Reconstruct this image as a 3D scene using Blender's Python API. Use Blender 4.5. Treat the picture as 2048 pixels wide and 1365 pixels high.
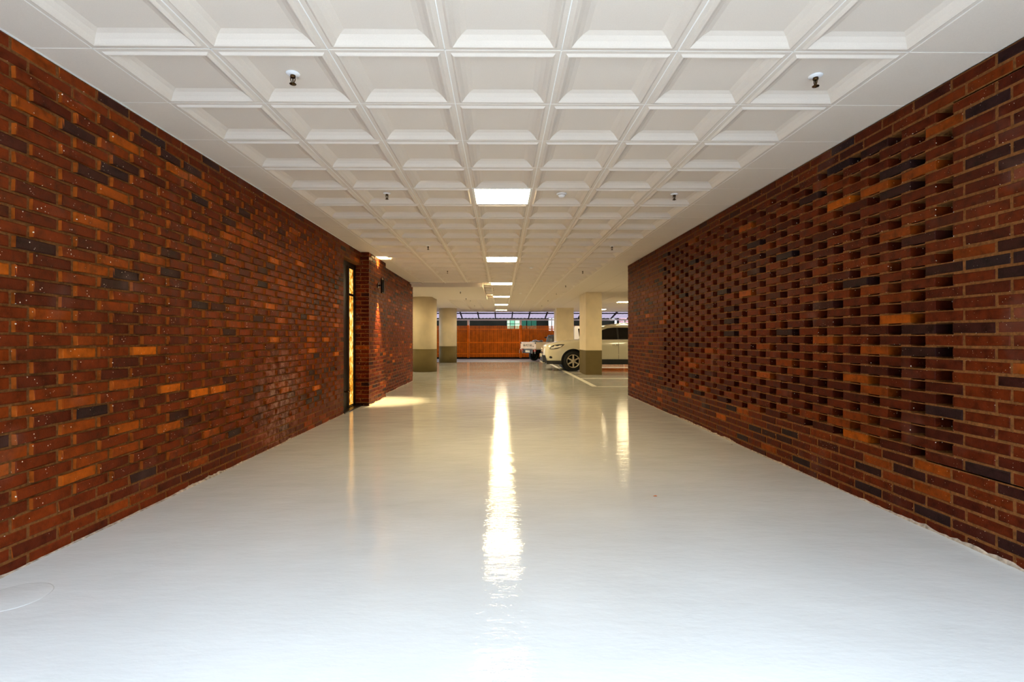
import bpy, bmesh, math, random
from mathutils import Vector, Matrix
random.seed(7)
for o in list(bpy.data.objects): bpy.data.objects.remove(o)
sc = bpy.context.scene
COL = sc.collection

# ---------------------------------------------------------------- camera, world, exposure
CAMH, ZC = 1.145, 2.63
cd = bpy.data.cameras.new('camera'); cam = bpy.data.objects.new('camera', cd); COL.objects.link(cam)
cd.sensor_width = 36.0; cd.lens = 1021.0 / 2048 * 36
cd.shift_x = 13.0 / 2048; cd.shift_y = -4.2 / 2048
cd.clip_start = 0.02; cd.clip_end = 300
cam.location = (0, 0, CAMH); cam.rotation_euler = (math.pi / 2, 0, -0.0085)
sc.camera = cam
w = bpy.data.worlds.new('sky'); sc.world = w; w.use_nodes = True
bg = w.node_tree.nodes['Background']
bg.inputs['Color'].default_value = (0.69, 0.855, 1.0, 1); bg.inputs['Strength'].default_value = 5.2
sc.view_settings.view_transform = 'Standard'; sc.view_settings.look = 'None'
sc.view_settings.exposure = 1.33; sc.view_settings.gamma = 1.0; sc.view_settings.use_curve_mapping = False
sc.cycles.use_denoising = True
sc.cycles.max_bounces = 5; sc.cycles.diffuse_bounces = 4; sc.cycles.use_light_tree = False; sc.cycles.glossy_bounces = 3; sc.cycles.transmission_bounces = 2
sc.cycles.caustics_reflective = False; sc.cycles.caustics_refractive = False
sc.cycles.use_adaptive_sampling = True; sc.cycles.adaptive_threshold = 0.05
sc.cycles.sample_clamp_indirect = 6.0
PANEL = 25.0                    # ceiling panel emission
PANEL_COL = (1.0, 0.81, 0.45)

# ---------------------------------------------------------------- helpers
def link(o, parent=None):
    COL.objects.link(o)
    if parent is not None: o.parent = parent
    return o
def tag(o, label=None, cat=None, group=None, kind=None):
    if label: o['label'] = label
    if cat: o['category'] = cat
    if group: o['group'] = group
    if kind: o['kind'] = kind
    return o
def empty(name, loc=(0, 0, 0), rz=0.0):
    o = bpy.data.objects.new(name, None); COL.objects.link(o)
    o.location = loc; o.rotation_euler = (0, 0, rz); o.empty_display_size = 0.1
    return o
class MB:
    def __init__(s): s.v = []; s.f = []; s.sm = []
    def add(s, vs, fs, smooth=False, M=None):
        b = len(s.v)
        s.v += [tuple(M @ Vector(p)) for p in vs] if M is not None else [tuple(p) for p in vs]
        for f in fs: s.f.append(tuple(i + b for i in f)); s.sm.append(smooth)
        return s
    def box(s, x0, x1, y0, y1, z0, z1, M=None):
        vs = [(x0,y0,z0),(x1,y0,z0),(x1,y1,z0),(x0,y1,z0),(x0,y0,z1),(x1,y0,z1),(x1,y1,z1),(x0,y1,z1)]
        return s.add(vs, [(0,3,2,1),(4,5,6,7),(0,1,5,4),(1,2,6,5),(2,3,7,6),(3,0,4,7)], False, M)
    def cbox(s, x0, x1, y0, y1, z0, z1, c=0.01, M=None):
        """box with all edges chamfered"""
        bm = bmesh.new()
        bmesh.ops.create_cube(bm, size=1.0)
        for v in bm.verts:
            v.co = Vector((x0 + (v.co.x + .5) * (x1 - x0), y0 + (v.co.y + .5) * (y1 - y0), z0 + (v.co.z + .5) * (z1 - z0)))
        bmesh.ops.bevel(bm, geom=list(bm.edges), offset=c, segments=2, profile=0.5, affect='EDGES')
        bm.verts.index_update()
        s.add([v.co[:] for v in bm.verts], [[v.index for v in f.verts] for f in bm.faces], False, M)
        bm.free(); return s
    def prism(s, poly, a, b, axis='y', M=None):
        """polygon in the plane across AXIS, extruded from a to b"""
        def P(p, t):
            if axis == 'y': return (p[0], t, p[1])
            if axis == 'x': return (t, p[0], p[1])
            return (p[0], p[1], t)
        n = len(poly)
        vs = [P(p, a) for p in poly] + [P(p, b) for p in poly]
        fs = [tuple(range(n)), tuple(range(2 * n - 1, n - 1, -1))] + [(i, i + n, (i + 1) % n + n, (i + 1) % n) for i in range(n)]
        return s.add(vs, fs, False, M)
    def lathe(s, prof, n=24, M=None, smooth=True, caps=True):
        """profile [(r,z)] turned about z"""
        vs = []; fs = []
        for r, z in prof:
            for i in range(n):
                a = 2 * math.pi * i / n; vs.append((r * math.cos(a), r * math.sin(a), z))
        for k in range(len(prof) - 1):
            for i in range(n):
                j = (i + 1) % n
                fs.append((k*n + i, k*n + j, (k+1)*n + j, (k+1)*n + i))
        b = len(s.v)
        s.add(vs, fs, smooth, M)
        if not caps: return s
        s.f.append(tuple(b + i for i in range(n - 1, -1, -1))); s.sm.append(False)
        s.f.append(tuple(b + (len(prof)-1)*n + i for i in range(n))); s.sm.append(False)
        return s
    def tube(s, pts, r, n=8):
        pts = [Vector(p) for p in pts]; rings = []
        for i, p in enumerate(pts):
            d = (pts[min(i+1, len(pts)-1)] - pts[max(i-1, 0)]).normalized()
            u = d.orthogonal().normalized(); v = d.cross(u)
            rings.append([p + r * (math.cos(2*math.pi*k/n) * u + math.sin(2*math.pi*k/n) * v) for k in range(n)])
        vs = [q[:] for R in rings for q in R]; fs = []
        for i in range(len(rings) - 1):
            for k in range(n): fs.append((i*n+k, i*n+(k+1)%n, (i+1)*n+(k+1)%n, (i+1)*n+k))
        fs.append(tuple(range(n-1, -1, -1))); fs.append(tuple((len(rings)-1)*n + k for k in range(n)))
        return s.add(vs, fs, True)
    def mesh(s, name, mat):
        me = bpy.data.meshes.new(name); me.from_pydata(s.v, [], s.f)
        me.polygons.foreach_set('use_smooth', s.sm)
        if mat is not None: me.materials.append(mat)
        me.update(); return me
    def build(s, name, mat, parent=None):
        me = s.mesh(name, mat)
        bm = bmesh.new(); bm.from_mesh(me); bmesh.ops.recalc_face_normals(bm, faces=bm.faces); bm.to_mesh(me); bm.free()
        return link(bpy.data.objects.new(name, me), parent)
def inst(name, me, parent, loc, rz=0.0):
    o = bpy.data.objects.new(name, me); o.location = loc; o.rotation_euler = (0, 0, rz)
    return link(o, parent)
def copy_tree(o, parent=None):
    kids = [c for c in COL.objects if c.parent is o]
    c = o.copy(); COL.objects.link(c); c.parent = parent
    for k in kids: copy_tree(k, c)
    return c

# ---------------------------------------------------------------- materials
def new_mat(name):
    m = bpy.data.materials.new(name); m.use_nodes = True
    nt = m.node_tree; b = nt.nodes['Principled BSDF']
    return m, nt, b
def N(nt, t, **kw):
    n = nt.nodes.new(t)
    for k, v in kw.items():
        if k.startswith('_'): setattr(n, k[1:], v)
        else: n.inputs[k.replace('__', ' ')].default_value = v
    return n
def mix(nt, fac, a, b, mode='MIX'):
    n = nt.nodes.new('ShaderNodeMix'); n.data_type = 'RGBA'; n.blend_type = mode
    for sock, val in ((n.inputs[0], fac), (n.inputs[6], a), (n.inputs[7], b)):
        if hasattr(val, 'is_linked') or isinstance(val, bpy.types.NodeSocket): nt.links.new(val, sock)
        else: sock.default_value = val if not isinstance(val, tuple) or len(val) == 4 else (*val, 1)
    return n.outputs[2]
def ramp(nt, fac, stops, interp='LINEAR'):
    r = nt.nodes.new('ShaderNodeValToRGB'); r.color_ramp.interpolation = interp
    el = r.color_ramp.elements
    while len(el) > 1: el.remove(el[-1])
    for i, (p, c) in enumerate(stops):
        e = el[0] if i == 0 else el.new(p)
        e.position = p; e.color = (c, c, c, 1) if not isinstance(c, tuple) else (*c, 1)
    nt.links.new(fac, r.inputs[0]); return r.outputs[0]
def math_(nt, op, a, b=0.0):
    n = nt.nodes.new('ShaderNodeMath'); n.operation = op
    for s_, v in ((n.inputs[0], a), (n.inputs[1], b)):
        if isinstance(v, bpy.types.NodeSocket): nt.links.new(v, s_)
        else: s_.default_value = v
    return n.outputs[0]
def simple(name, col, rough=0.5, metal=0.0, noise=0.0, nscale=20.0, bump=0.0, coat=0.0, spec=0.5):
    m, nt, b = new_mat(name)
    b.inputs['Roughness'].default_value = rough; b.inputs['Metallic'].default_value = metal
    b.inputs['Specular IOR Level'].default_value = spec
    if coat: b.inputs['Coat Weight'].default_value = coat; b.inputs['Coat Roughness'].default_value = 0.06
    g = N(nt, 'ShaderNodeNewGeometry')
    n = N(nt, 'ShaderNodeTexNoise', Scale=nscale, Detail=2.0); nt.links.new(g.outputs['Position'], n.inputs['Vector'])
    lo = tuple(c * (1 - noise) for c in col); hi = tuple(min(1, c * (1 + noise)) for c in col)
    nt.links.new(ramp(nt, n.outputs[0], [(0.3, lo), (0.7, hi)]), b.inputs['Base Color'])
    if bump:
        bp = N(nt, 'ShaderNodeBump', Strength=bump, Distance=0.01); nt.links.new(n.outputs[0], bp.inputs['Height'])
        nt.links.new(bp.outputs[0], b.inputs['Normal'])
    return m
def emis(name, col, strength, base=0.8):
    m, nt, b = new_mat(name)
    b.inputs['Base Color'].default_value = (base, base, base, 1)
    b.inputs['Emission Color'].default_value = (*col, 1); b.inputs['Emission Strength'].default_value = strength
    return m
def brick_mat(name, joined, header_daylight=0.0, gain=1.0):
    m, nt, b = new_mat(name); L = nt.links.new
    g = N(nt, 'ShaderNodeNewGeometry'); pos = g.outputs['Position']
    if joined: rnd = g.outputs['Random Per Island']
    else: rnd = N(nt, 'ShaderNodeObjectInfo').outputs['Random']
    base = ramp(nt, rnd, [(0.0, (0.020, 0.009, 0.009)), (0.06, (0.027, 0.008, 0.006)), (0.12, (0.052, 0.0080, 0.0030)), (0.45, (0.080, 0.0112, 0.0026)),
                          (0.82, (0.102, 0.0145, 0.0024)), (0.935, (0.135, 0.0215, 0.0025)), (0.98, (0.22, 0.042, 0.003)), (1.0, (0.33, 0.068, 0.003))])
    n1 = N(nt, 'ShaderNodeTexNoise', Scale=14.0, Detail=2.0, Roughness=0.65); L(pos, n1.inputs['Vector'])
    mott = ramp(nt, n1.outputs[0], [(0.28, 0.55), (0.5, 1.0), (0.75, 1.35)])
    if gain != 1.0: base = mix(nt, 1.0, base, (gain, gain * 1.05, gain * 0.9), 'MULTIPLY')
    if header_daylight:      # end faces painted brighter orange, standing in for the daylight they catch
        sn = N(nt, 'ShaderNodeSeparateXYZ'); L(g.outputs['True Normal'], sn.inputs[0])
        hd = math_(nt, 'MULTIPLY', math_(nt, 'GREATER_THAN', math_(nt, 'ABSOLUTE', sn.outputs[1]), 0.8), header_daylight)
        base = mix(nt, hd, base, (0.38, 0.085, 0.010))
    c = mix(nt, 1.0, base, mott, 'MULTIPLY')
    n2 = N(nt, 'ShaderNodeTexNoise', Scale=3.0, Detail=2.0); L(pos, n2.inputs['Vector'])
    haze = ramp(nt, n2.outputs[0], [(0.62, 0.0), (0.78, 0.12)])
    # one bloom of salts low on the left wall
    vd = N(nt, 'ShaderNodeVectorMath', _operation='DISTANCE'); L(pos, vd.inputs[0]); vd.inputs[1].default_value = (-2.40, 5.55, 0.45)
    bloom = math_(nt, 'MULTIPLY', ramp(nt, vd.outputs['Value'], [(0.15, 1.0), (0.75, 0.0)]), ramp(nt, n1.outputs[0], [(0.44, 0.0), (0.66, 0.75)]))
    haze = math_(nt, 'MAXIMUM', haze, bloom)
    c = mix(nt, haze, c, (0.36, 0.22, 0.17))
    # pale flecks of mortar and paint
    vz = N(nt, 'ShaderNodeTexVoronoi', Scale=52.0, Randomness=1.0); L(pos, vz.inputs['Vector'])
    sep = N(nt, 'ShaderNodeSeparateColor'); L(vz.outputs['Color'], sep.inputs[0])
    size = math_(nt, 'MULTIPLY', math_(nt, 'POWER', sep.outputs[0], 3.2), 0.21)
    dot = math_(nt, 'LESS_THAN', vz.outputs['Distance'], size)
    dot = math_(nt, 'MULTIPLY', dot, ramp(nt, n2.outputs[0], [(0.38, 0.3), (0.5, 1.0)]))
    c = mix(nt, dot, c, (0.80, 0.66, 0.50))
    L(c, b.inputs['Base Color'])
    b.inputs['Roughness'].default_value = 0.36
    b.inputs['Specular IOR Level'].default_value = 0.05
    L(ramp(nt, n1.outputs[0], [(0.3, 0.34), (0.7, 0.52)]), b.inputs['Roughness'])
    n4 = N(nt, 'ShaderNodeTexNoise', Scale=110.0, Detail=1.0, Roughness=0.7); L(pos, n4.inputs['Vector'])
    bp = N(nt, 'ShaderNodeBump', Strength=0.35, Distance=0.004); L(n4.outputs[0], bp.inputs['Height']); L(bp.outputs[0], b.inputs['Normal'])
    return m
M = {}
M['brick'] = brick_mat('glazed_brick', False)
M['brick_j'] = brick_mat('glazed_brick_field', True)
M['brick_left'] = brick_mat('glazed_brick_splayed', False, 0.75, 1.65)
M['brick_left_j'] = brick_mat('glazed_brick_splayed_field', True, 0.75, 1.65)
M['mortar'] = simple('mortar', (0.178, 0.069, 0.019), 0.9, noise=0.3, nscale=60, bump=0.5, spec=0.1)
M['grout'] = simple('foot_grout', (0.42, 0.34, 0.27), 0.85, noise=0.45, nscale=30, bump=0.8)
M['tile'] = simple('ceiling_tile_white', (0.70, 0.605, 0.515), 0.75, noise=0.03, nscale=220)
M['panelwhite'] = simple('panel_trim_white', (0.82, 0.80, 0.77), 0.5)
M['light'] = emis('light_diffuser', PANEL_COL, PANEL)
M['cream'] = simple('cream_paint', (0.78, 0.64, 0.42), 0.55, noise=0.06, nscale=3)
M['olive'] = simple('olive_paint', (0.15, 0.112, 0.045), 0.7, noise=0.08, nscale=3, spec=0.15)
M['plaster'] = simple('grey_plaster', (0.34, 0.31, 0.27), 0.8, noise=0.1, nscale=2)
M['darkroom'] = simple('dark_light_absorber', (0.045, 0.040, 0.036), 0.9, noise=0.2, nscale=3, spec=0.1)
M['linewhite'] = simple('line_paint', (0.80, 0.78, 0.70), 0.4, noise=0.1, nscale=9)
M['concrete'] = simple('yard_concrete', (0.22, 0.19, 0.185), 0.85, noise=0.15, nscale=2.5, bump=0.2)
M['black'] = simple('black_metal', (0.012, 0.012, 0.013), 0.35, 0.6)
M['blackplastic'] = simple('black_plastic', (0.010, 0.010, 0.011), 0.55)
M['brass'] = simple('aged_brass', (0.075, 0.040, 0.014), 0.35, 0.9, noise=0.4, nscale=150)
M['whiteplastic'] = simple('white_plastic', (0.84, 0.83, 0.84), 0.35)
M['orange'] = simple('orange_fence', (0.60, 0.13, 0.006), 0.6, noise=0.18, nscale=4, spec=0.1)
M['darkwood'] = simple('dark_steel', (0.008, 0.006, 0.007), 0.7, spec=0.1)
M['whitesteel'] = simple('white_steel', (0.55, 0.49, 0.46), 0.5)
M['darkwall'] = simple('dark_building', (0.005, 0.0042, 0.003), 0.9, noise=0.3, nscale=1, spec=0.0)
M['suvpaint'] = simple('pearl_white_paint', (0.72, 0.66, 0.50), 0.28, noise=0.0, coat=0.8)
M['glassdark'] = simple('tinted_glass', (0.006, 0.006, 0.007), 0.05)
M['tyre'] = simple('tyre_rubber', (0.010, 0.010, 0.010), 0.8)
M['alloy'] = simple('alloy_wheel', (0.72, 0.64, 0.50), 0.35, 0.35)
M['chrome'] = simple('chrome', (0.85, 0.83, 0.78), 0.12, 1.0)
M['lamp_clear'] = simple('lamp_lens', (0.88, 0.86, 0.80), 0.10, 0.1)
M['truckpaint'] = simple('dusty_white_paint', (0.62, 0.50, 0.38), 0.4, noise=0.15, nscale=3, coat=0.3)
M['truckcab'] = simple('truck_cab_paint', (0.72, 0.68, 0.70), 0.3, coat=0.4)
M['print'] = simple('black_print', (0.035, 0.028, 0.022), 0.6)
M['plate'] = simple('number_plate', (0.62, 0.62, 0.52), 0.4)
M['redlamp'] = simple('red_lamp', (0.30, 0.02, 0.012), 0.2)
M['tarp'] = simple('grey_tarp', (0.06, 0.058, 0.062), 0.5, noise=0.5, nscale=6, bump=1.0)
M['greenlit'] = None
def floor_mat():
    m, nt, b = new_mat('epoxy_floor'); L = nt.links.new
    g = N(nt, 'ShaderNodeNewGeometry'); pos = g.outputs['Position']
    n1 = N(nt, 'ShaderNodeTexNoise', Scale=1.3, Detail=3.0); L(pos, n1.inputs['Vector'])
    c = ramp(nt, n1.outputs[0], [(0.3, (0.60, 0.605, 0.61)), (0.7, (0.67, 0.675, 0.68))])
    mp = N(nt, 'ShaderNodeMapping'); L(pos, mp.inputs['Vector']); mp.inputs['Rotation'].default_value = (0, 0, 0.35); mp.inputs['Scale'].default_value = (1.2, 7.0, 1)
    n2 = N(nt, 'ShaderNodeTexNoise', Scale=3.0, Detail=4.0, Roughness=0.7); L(mp.outputs[0], n2.inputs['Vector'])
    scuff = ramp(nt, n2.outputs[0], [(0.66, 0.0), (0.75, 0.35)])
    c = mix(nt, scuff, c, (0.46, 0.44, 0.40))
    v = N(nt, 'ShaderNodeTexVoronoi', Scale=3.2); L(pos, v.inputs['Vector'])
    sp = N(nt, 'ShaderNodeSeparateColor'); L(v.outputs['Color'], sp.inputs[0])
    dot = math_(nt, 'LESS_THAN', v.outputs['Distance'], math_(nt, 'MULTIPLY', math_(nt, 'POWER', sp.outputs[0], 8.0), 0.035))
    c = mix(nt, dot, c, (0.10, 0.08, 0.06))
    L(c, b.inputs['Base Color'])
    b.inputs['IOR'].default_value = 1.5
    L(ramp(nt, n1.outputs[0], [(0.3, 0.02), (0.7, 0.06)]), b.inputs['Roughness'])
    # ripples and roller marks in the coating
    mq = N(nt, 'ShaderNodeMapping'); L(pos, mq.inputs['Vector']); mq.inputs['Scale'].default_value = (1.0, 2.2, 1)
    n3 = N(nt, 'ShaderNodeTexNoise', Scale=2.6, Detail=2.0, Roughness=0.5); L(mq.outputs[0], n3.inputs['Vector'])
    n4 = N(nt, 'ShaderNodeTexNoise', Scale=16.0, Detail=3.0, Roughness=0.6); L(mq.outputs[0], n4.inputs['Vector'])
    n5 = N(nt, 'ShaderNodeTexNoise', Scale=9.0, Detail=3.0, Roughness=0.7); L(mp.outputs[0], n5.inputs['Vector'])
    h = math_(nt, 'ADD', math_(nt, 'MULTIPLY', n3.outputs[0], 1.0), math_(nt, 'MULTIPLY', n4.outputs[0], 0.27))
    h = math_(nt, 'ADD', h, math_(nt, 'MULTIPLY', n5.outputs[0], 0.06))
    bp = N(nt, 'ShaderNodeBump', Strength=1.0, Distance=0.0048); L(h, bp.inputs['Height']); L(bp.outputs[0], b.inputs['Normal'])
    return m
M['floor'] = floor_mat()
def gold_mat():
    m, nt, b = new_mat('gold_lit_textured_glass'); L = nt.links.new
    g = N(nt, 'ShaderNodeNewGeometry')
    mp = N(nt, 'ShaderNodeMapping'); L(g.outputs['Position'], mp.inputs['Vector']); mp.inputs['Scale'].default_value = (1, 1, 0.45)
    n1 = N(nt, 'ShaderNodeTexNoise', Scale=24.0, Detail=3.0, Roughness=0.7); L(mp.outputs[0], n1.inputs['Vector'])
    n2 = N(nt, 'ShaderNodeTexNoise', Scale=3.0, Detail=2.0); L(g.outputs['Position'], n2.inputs['Vector'])
    f = math_(nt, 'ADD', math_(nt, 'MULTIPLY', n1.outputs[0], 0.65), math_(nt, 'MULTIPLY', n2.outputs[0], 0.35))
    c = ramp(nt, f, [(0.38, (0.10, 0.03, 0.002)), (0.47, (0.42, 0.15, 0.010)), (0.54, (0.95, 0.42, 0.05)), (0.61, (1.0, 0.85, 0.45))])
    L(c, b.inputs['Base Color']); L(c, b.inputs['Emission Color']); b.inputs['Emission Strength'].default_value = 0.55
    b.inputs['Roughness'].default_value = 0.12
    bp = N(nt, 'ShaderNodeBump', Strength=0.6, Distance=0.01); L(n1.outputs[0], bp.inputs['Height']); L(bp.outputs[0], b.inputs['Normal'])
    return m
M['gold'] = gold_mat()
def sheet_mat():
    m, nt, b = new_mat('canopy_sheet')
    out = nt.nodes['Material Output']
    d = N(nt, 'ShaderNodeBsdfDiffuse'); d.inputs[0].default_value = (0.36, 0.30, 0.33, 1)
    t = N(nt, 'ShaderNodeBsdfTranslucent'); t.inputs[0].default_value = (0.11, 0.08, 0.095, 1)
    ms = N(nt, 'ShaderNodeMixShader'); ms.inputs[0].default_value = 0.55
    nt.links.new(d.outputs[0], ms.inputs[1]); nt.links.new(t.outputs[0], ms.inputs[2]); nt.links.new(ms.outputs[0], out.inputs[0])
    return m
M['sheet'] = sheet_mat()
M['greenlit'] = emis('green_pane_daylight_glow', (0.10, 0.62, 0.25), 0.34, 0.02)  # daylight through the green sheet, put in as emission
M['paleGreen'] = emis('pale_pane_daylight_glow', (0.60, 1.0, 0.50), 0.42, 0.02)  # same daylight from behind, painted into the pane as glow
M['greendark'] = simple('dark_green_sheet', (0.002, 0.022, 0.011), 0.6, spec=0.1)
def housebrick():
    m, nt, b = new_mat('house_brickwork')
    g = N(nt, 'ShaderNodeNewGeometry'); mp = N(nt, 'ShaderNodeMapping'); nt.links.new(g.outputs['Position'], mp.inputs['Vector'])
    mp.inputs['Rotation'].default_value = (math.pi / 2, 0, 0)
    br = N(nt, 'ShaderNodeTexBrick', Scale=1.0)
    br.inputs['Color1'].default_value = (0.17, 0.035, 0.028, 1); br.inputs['Color2'].default_value = (0.13, 0.022, 0.02, 1); br.inputs['Mortar'].default_value = (0.24, 0.18, 0.20, 1)
    br.inputs['Brick Width'].default_value = 0.24; br.inputs['Row Height'].default_value = 0.10; br.inputs['Mortar Size'].default_value = 0.016
    nt.links.new(mp.outputs[0], br.inputs['Vector']); nt.links.new(br.outputs[0], b.inputs['Base Color']); b.inputs['Roughness'].default_value = 0.85
    return m
M['housebrick'] = housebrick()

# ================================================================ SETTING
Y0 = -0.1             # where the driveway enters under the building
XL, XR = -2.40, 2.57  # wall faces
PITCH, GAP, JOINT = 0.266, 0.114, 0.015
ROW = 0.0695; MB_T = 0.0130
NROW = 38
# ---- floor
fl = tag(MB().box(-9, 10, -9, 25.0, -0.12, 0.0).build('floor', M['floor']), 'glossy pale grey coated floor running through the driveway and car park', 'floor', kind='structure')
def line(x0, x1, y0, y1): return MB().box(x0, x1, y0, y1, 0.0, 0.003).build('parking_line', M['linewhite'], fl)
line(2.19, 2.31, 12.25, 24.6); line(2.31, 8.0, 12.2, 12.28); line(2.31, 8.0, 14.68, 14.82); line(2.31, 8.0, 17.1, 17.24); line(2.31, 8.0, 20.3, 20.44)
rc = MB(); rc.lathe([(.135, 0), (.134, .0012), (.130, .0016), (.001, .0016)], 40, Matrix.Translation((-2.16, 2.28, 0))); rc.build('round_cover', M['floor'], fl)
tag(MB().box(-14, 16, 25.0, 60, -0.12, -0.004).build('floor_yard', M['concrete']), 'pale concrete yard strip between the car park floor and the orange fence', 'pavement', kind='structure')

tag(MB().box(-60, 60, -70, -9.0, -0.14, -0.004).build('floor_added_street', M['concrete']), 'unseen grey street surface added outside the driveway entrance', 'street', kind='structure')  # unseen ground, added to dim the light coming in at the entrance
tag(MB().box(-30, 30, -16, -13, 0, 9.0).build('wall_entrance_blocker', M['darkroom']), 'unseen dark building front added across the street to block entrance light', 'wall', kind='structure')  # out of view, added to block low daylight so the screen holes stay dark

# ---- bricks
def brick_geo(L, H, D, c=0.004, j=0.0, rg=random):
    """front at x=0 facing +x, spans y -L..0, z 0..H, goes back to x=-D"""
    J = lambda: rg.uniform(-j, j)
    vs = [(-D,-L,0),(-D,0,0),(-D,0,H),(-D,-L,H)]
    mid = [(-c,-L+J(),J()),(-c,J(),J()),(-c,J(),H+J()),(-c,-L+J(),H+J())]
    fr = [(J()*.6,-L+c+J(),c+J()),(J()*.6,-c+J(),c+J()),(J()*.6,-c+J(),H-c+J()),(J()*.6,-L+c+J(),H-c+J())]
    vs += mid + fr
    fs = [(0,3,2,1)]
    for i in range(4):
        k = (i + 1) % 4
        fs.append((i, k, k + 4, i + 4)); fs.append((i + 4, k + 4, k + 8, i + 8))
    fs.append((8, 9, 10, 11))
    return vs, fs
_bc = {}
def brick_mesh(L, H, D, var, mat='brick'):
    key = (round(L, 3), round(H, 3), D, var, mat)
    if key not in _bc:
        vs, fs = brick_geo(L, H, D, 0.0035 + 0.001 * (var % 3), 0.0018, random.Random(int(L * 1000) * 7 + int(H * 1000) * 13 + var))
        mb = MB(); mb.add(vs, fs); _bc[key] = mb.mesh('brick', M[mat])
    return _bc[key]
def lay(wall, specs, keep, name='brick', mat='brick'):
    """specs: (front x, far y, z, length, height, depth, rz) ; KEEP: indices that become objects, the rest one joined part"""
    joined = MB(); rg = random.Random(3)
    for i, (x, y, z, L, H, D, rz) in enumerate(specs):
        if i in keep:
            inst(name, brick_mesh(L, H, D, rg.randrange(6), mat), wall, (x, y, z), rz)
        else:
            vs, fs = brick_geo(L, H, D, 0.004, 0.0015, rg)
            joined.add(vs, fs, False, Matrix.Translation((x, y, z)) @ Matrix.Rotation(rz, 4, 'Z'))
    if joined.v:
        o = link(bpy.data.objects.new('brickwork', joined.mesh('brickwork', M[mat + '_j'])), wall); o['kind'] = 'stuff'
def nearest(specs, n, sgn):
    """the n bricks that show largest: nearest ones inside the frame"""
    def ok(s):
        yc = s[1] - s[3] / 2 * sgn
        return yc > 2.45
    idx = [i for i, s in enumerate(specs) if ok(s)]
    idx.sort(key=lambda i: specs[i][1] - specs[i][3] / 2 * sgn + 0.25 * abs(specs[i][2] - CAMH))
    return set(idx[:n])
def rowz(r):    # r = 1.. from the top: bottom of the row's brick
    return ZC - r * ROW + MB_T / 2
def rowh(r):
    z = rowz(r); h = ROW - MB_T
    if z < 0.0: return 0.0, z + h
    return z, h
def course(y0, y1, anchor, pitch, joint):
    """bricks (far y, length) of a running course whose joints lie at anchor + k*pitch, clipped to y0..y1"""
    out = []; k = math.floor((y0 - anchor) / pitch) - 1
    while True:
        a = anchor + k * pitch + joint / 2; b = a + pitch - joint; k += 1
        if a >= y1: break
        a2, b2 = max(a, y0), min(b, y1)
        if b2 - a2 > 0.03: out.append((b2, b2 - a2))
    return out
# left wall: splayed bricks between flush courses
YD0, YD1 = 7.80, 8.74      # door opening
HEAD = 2.40
wl = MB()
wl.box(XL - 0.20, XL - 0.004, Y0, YD0 - 0.004, 0, ZC)
wl.box(XL - 0.20, XL - 0.004, YD0 - 0.004, YD1 + 0.1, HEAD + 0.004, ZC)
wl.box(XL - 0.20, XL - 0.004, YD1 + 0.1, 13.9, 0, ZC)
wall_l = tag(wl.build('wall_left', M['mortar']), 'left wall of glossy red-brown bricks set as a sawtooth relief', 'wall', kind='structure')
specs = []
for r in range(1, NROW + 1):
    z, h = rowh(r)
    if h < 0.015: continue
    anchor = 2.519 if r % 2 else 2.614
    spl = 3 <= r <= 34
    top = (z + h) > HEAD + 0.02
    for (yb, L) in course(Y0, 10.0 if top and z > HEAD - 0.01 else YD0, anchor, PITCH, JOINT):
        full = L > 0.24
        specs.append((XL, yb, z, L, h, 0.10, (0.080 + random.uniform(-0.012, 0.012)) if spl and full and yb < 7.75 else 0.0))
    for (yb, L) in course(10.03, 13.9, anchor, PITCH, JOINT): specs.append((XL, yb, z, L, h, 0.10, 0.0))
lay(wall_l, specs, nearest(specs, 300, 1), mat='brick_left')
# pier beside the door, standing proud of the wall
PX0, PX1, PY0, PY1 = -2.53, -2.26, YD1, 10.03
wall_p = tag(MB().box(PX0 + .02, PX1 - 0.004, PY0 + 0.004, PY1 - 0.004, 0, ZC).build('wall_pier', M['mortar']), 'projecting brick pier between the golden door and the dark far wall', 'wall', kind='structure')
specs = []; rg = random.Random(11)
for r in range(1, NROW + 1):
    z, h = rowh(r)
    if h < 0.015: continue
    e = r % 2
    # front face (towards the entrance): one stretcher or two headers, each with its own side face round the corner
    if e:
        specs.append((PX0 + 0.127, PY0, z, 0.125, h, 0.05, -math.pi / 2)); specs.append((PX1, PY0, z, 0.132, h, 0.05, -math.pi / 2))
    else:
        specs.append((PX1, PY0, z, 0.268, h, 0.05, -math.pi / 2))
    for (yb, L) in course(PY0 + 0.001, PY1, PY0 - (0.133 if e else 0.0), PITCH, JOINT): specs.append((PX1, yb, z, L, h, 0.05, 0.0))
lay(wall_p, [(s[0], s[1], s[2], s[3], s[4], s[5], s[6]) for s in specs], set(sorted(range(len(specs)), key=lambda i: specs[i][1])[:300]))

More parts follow.
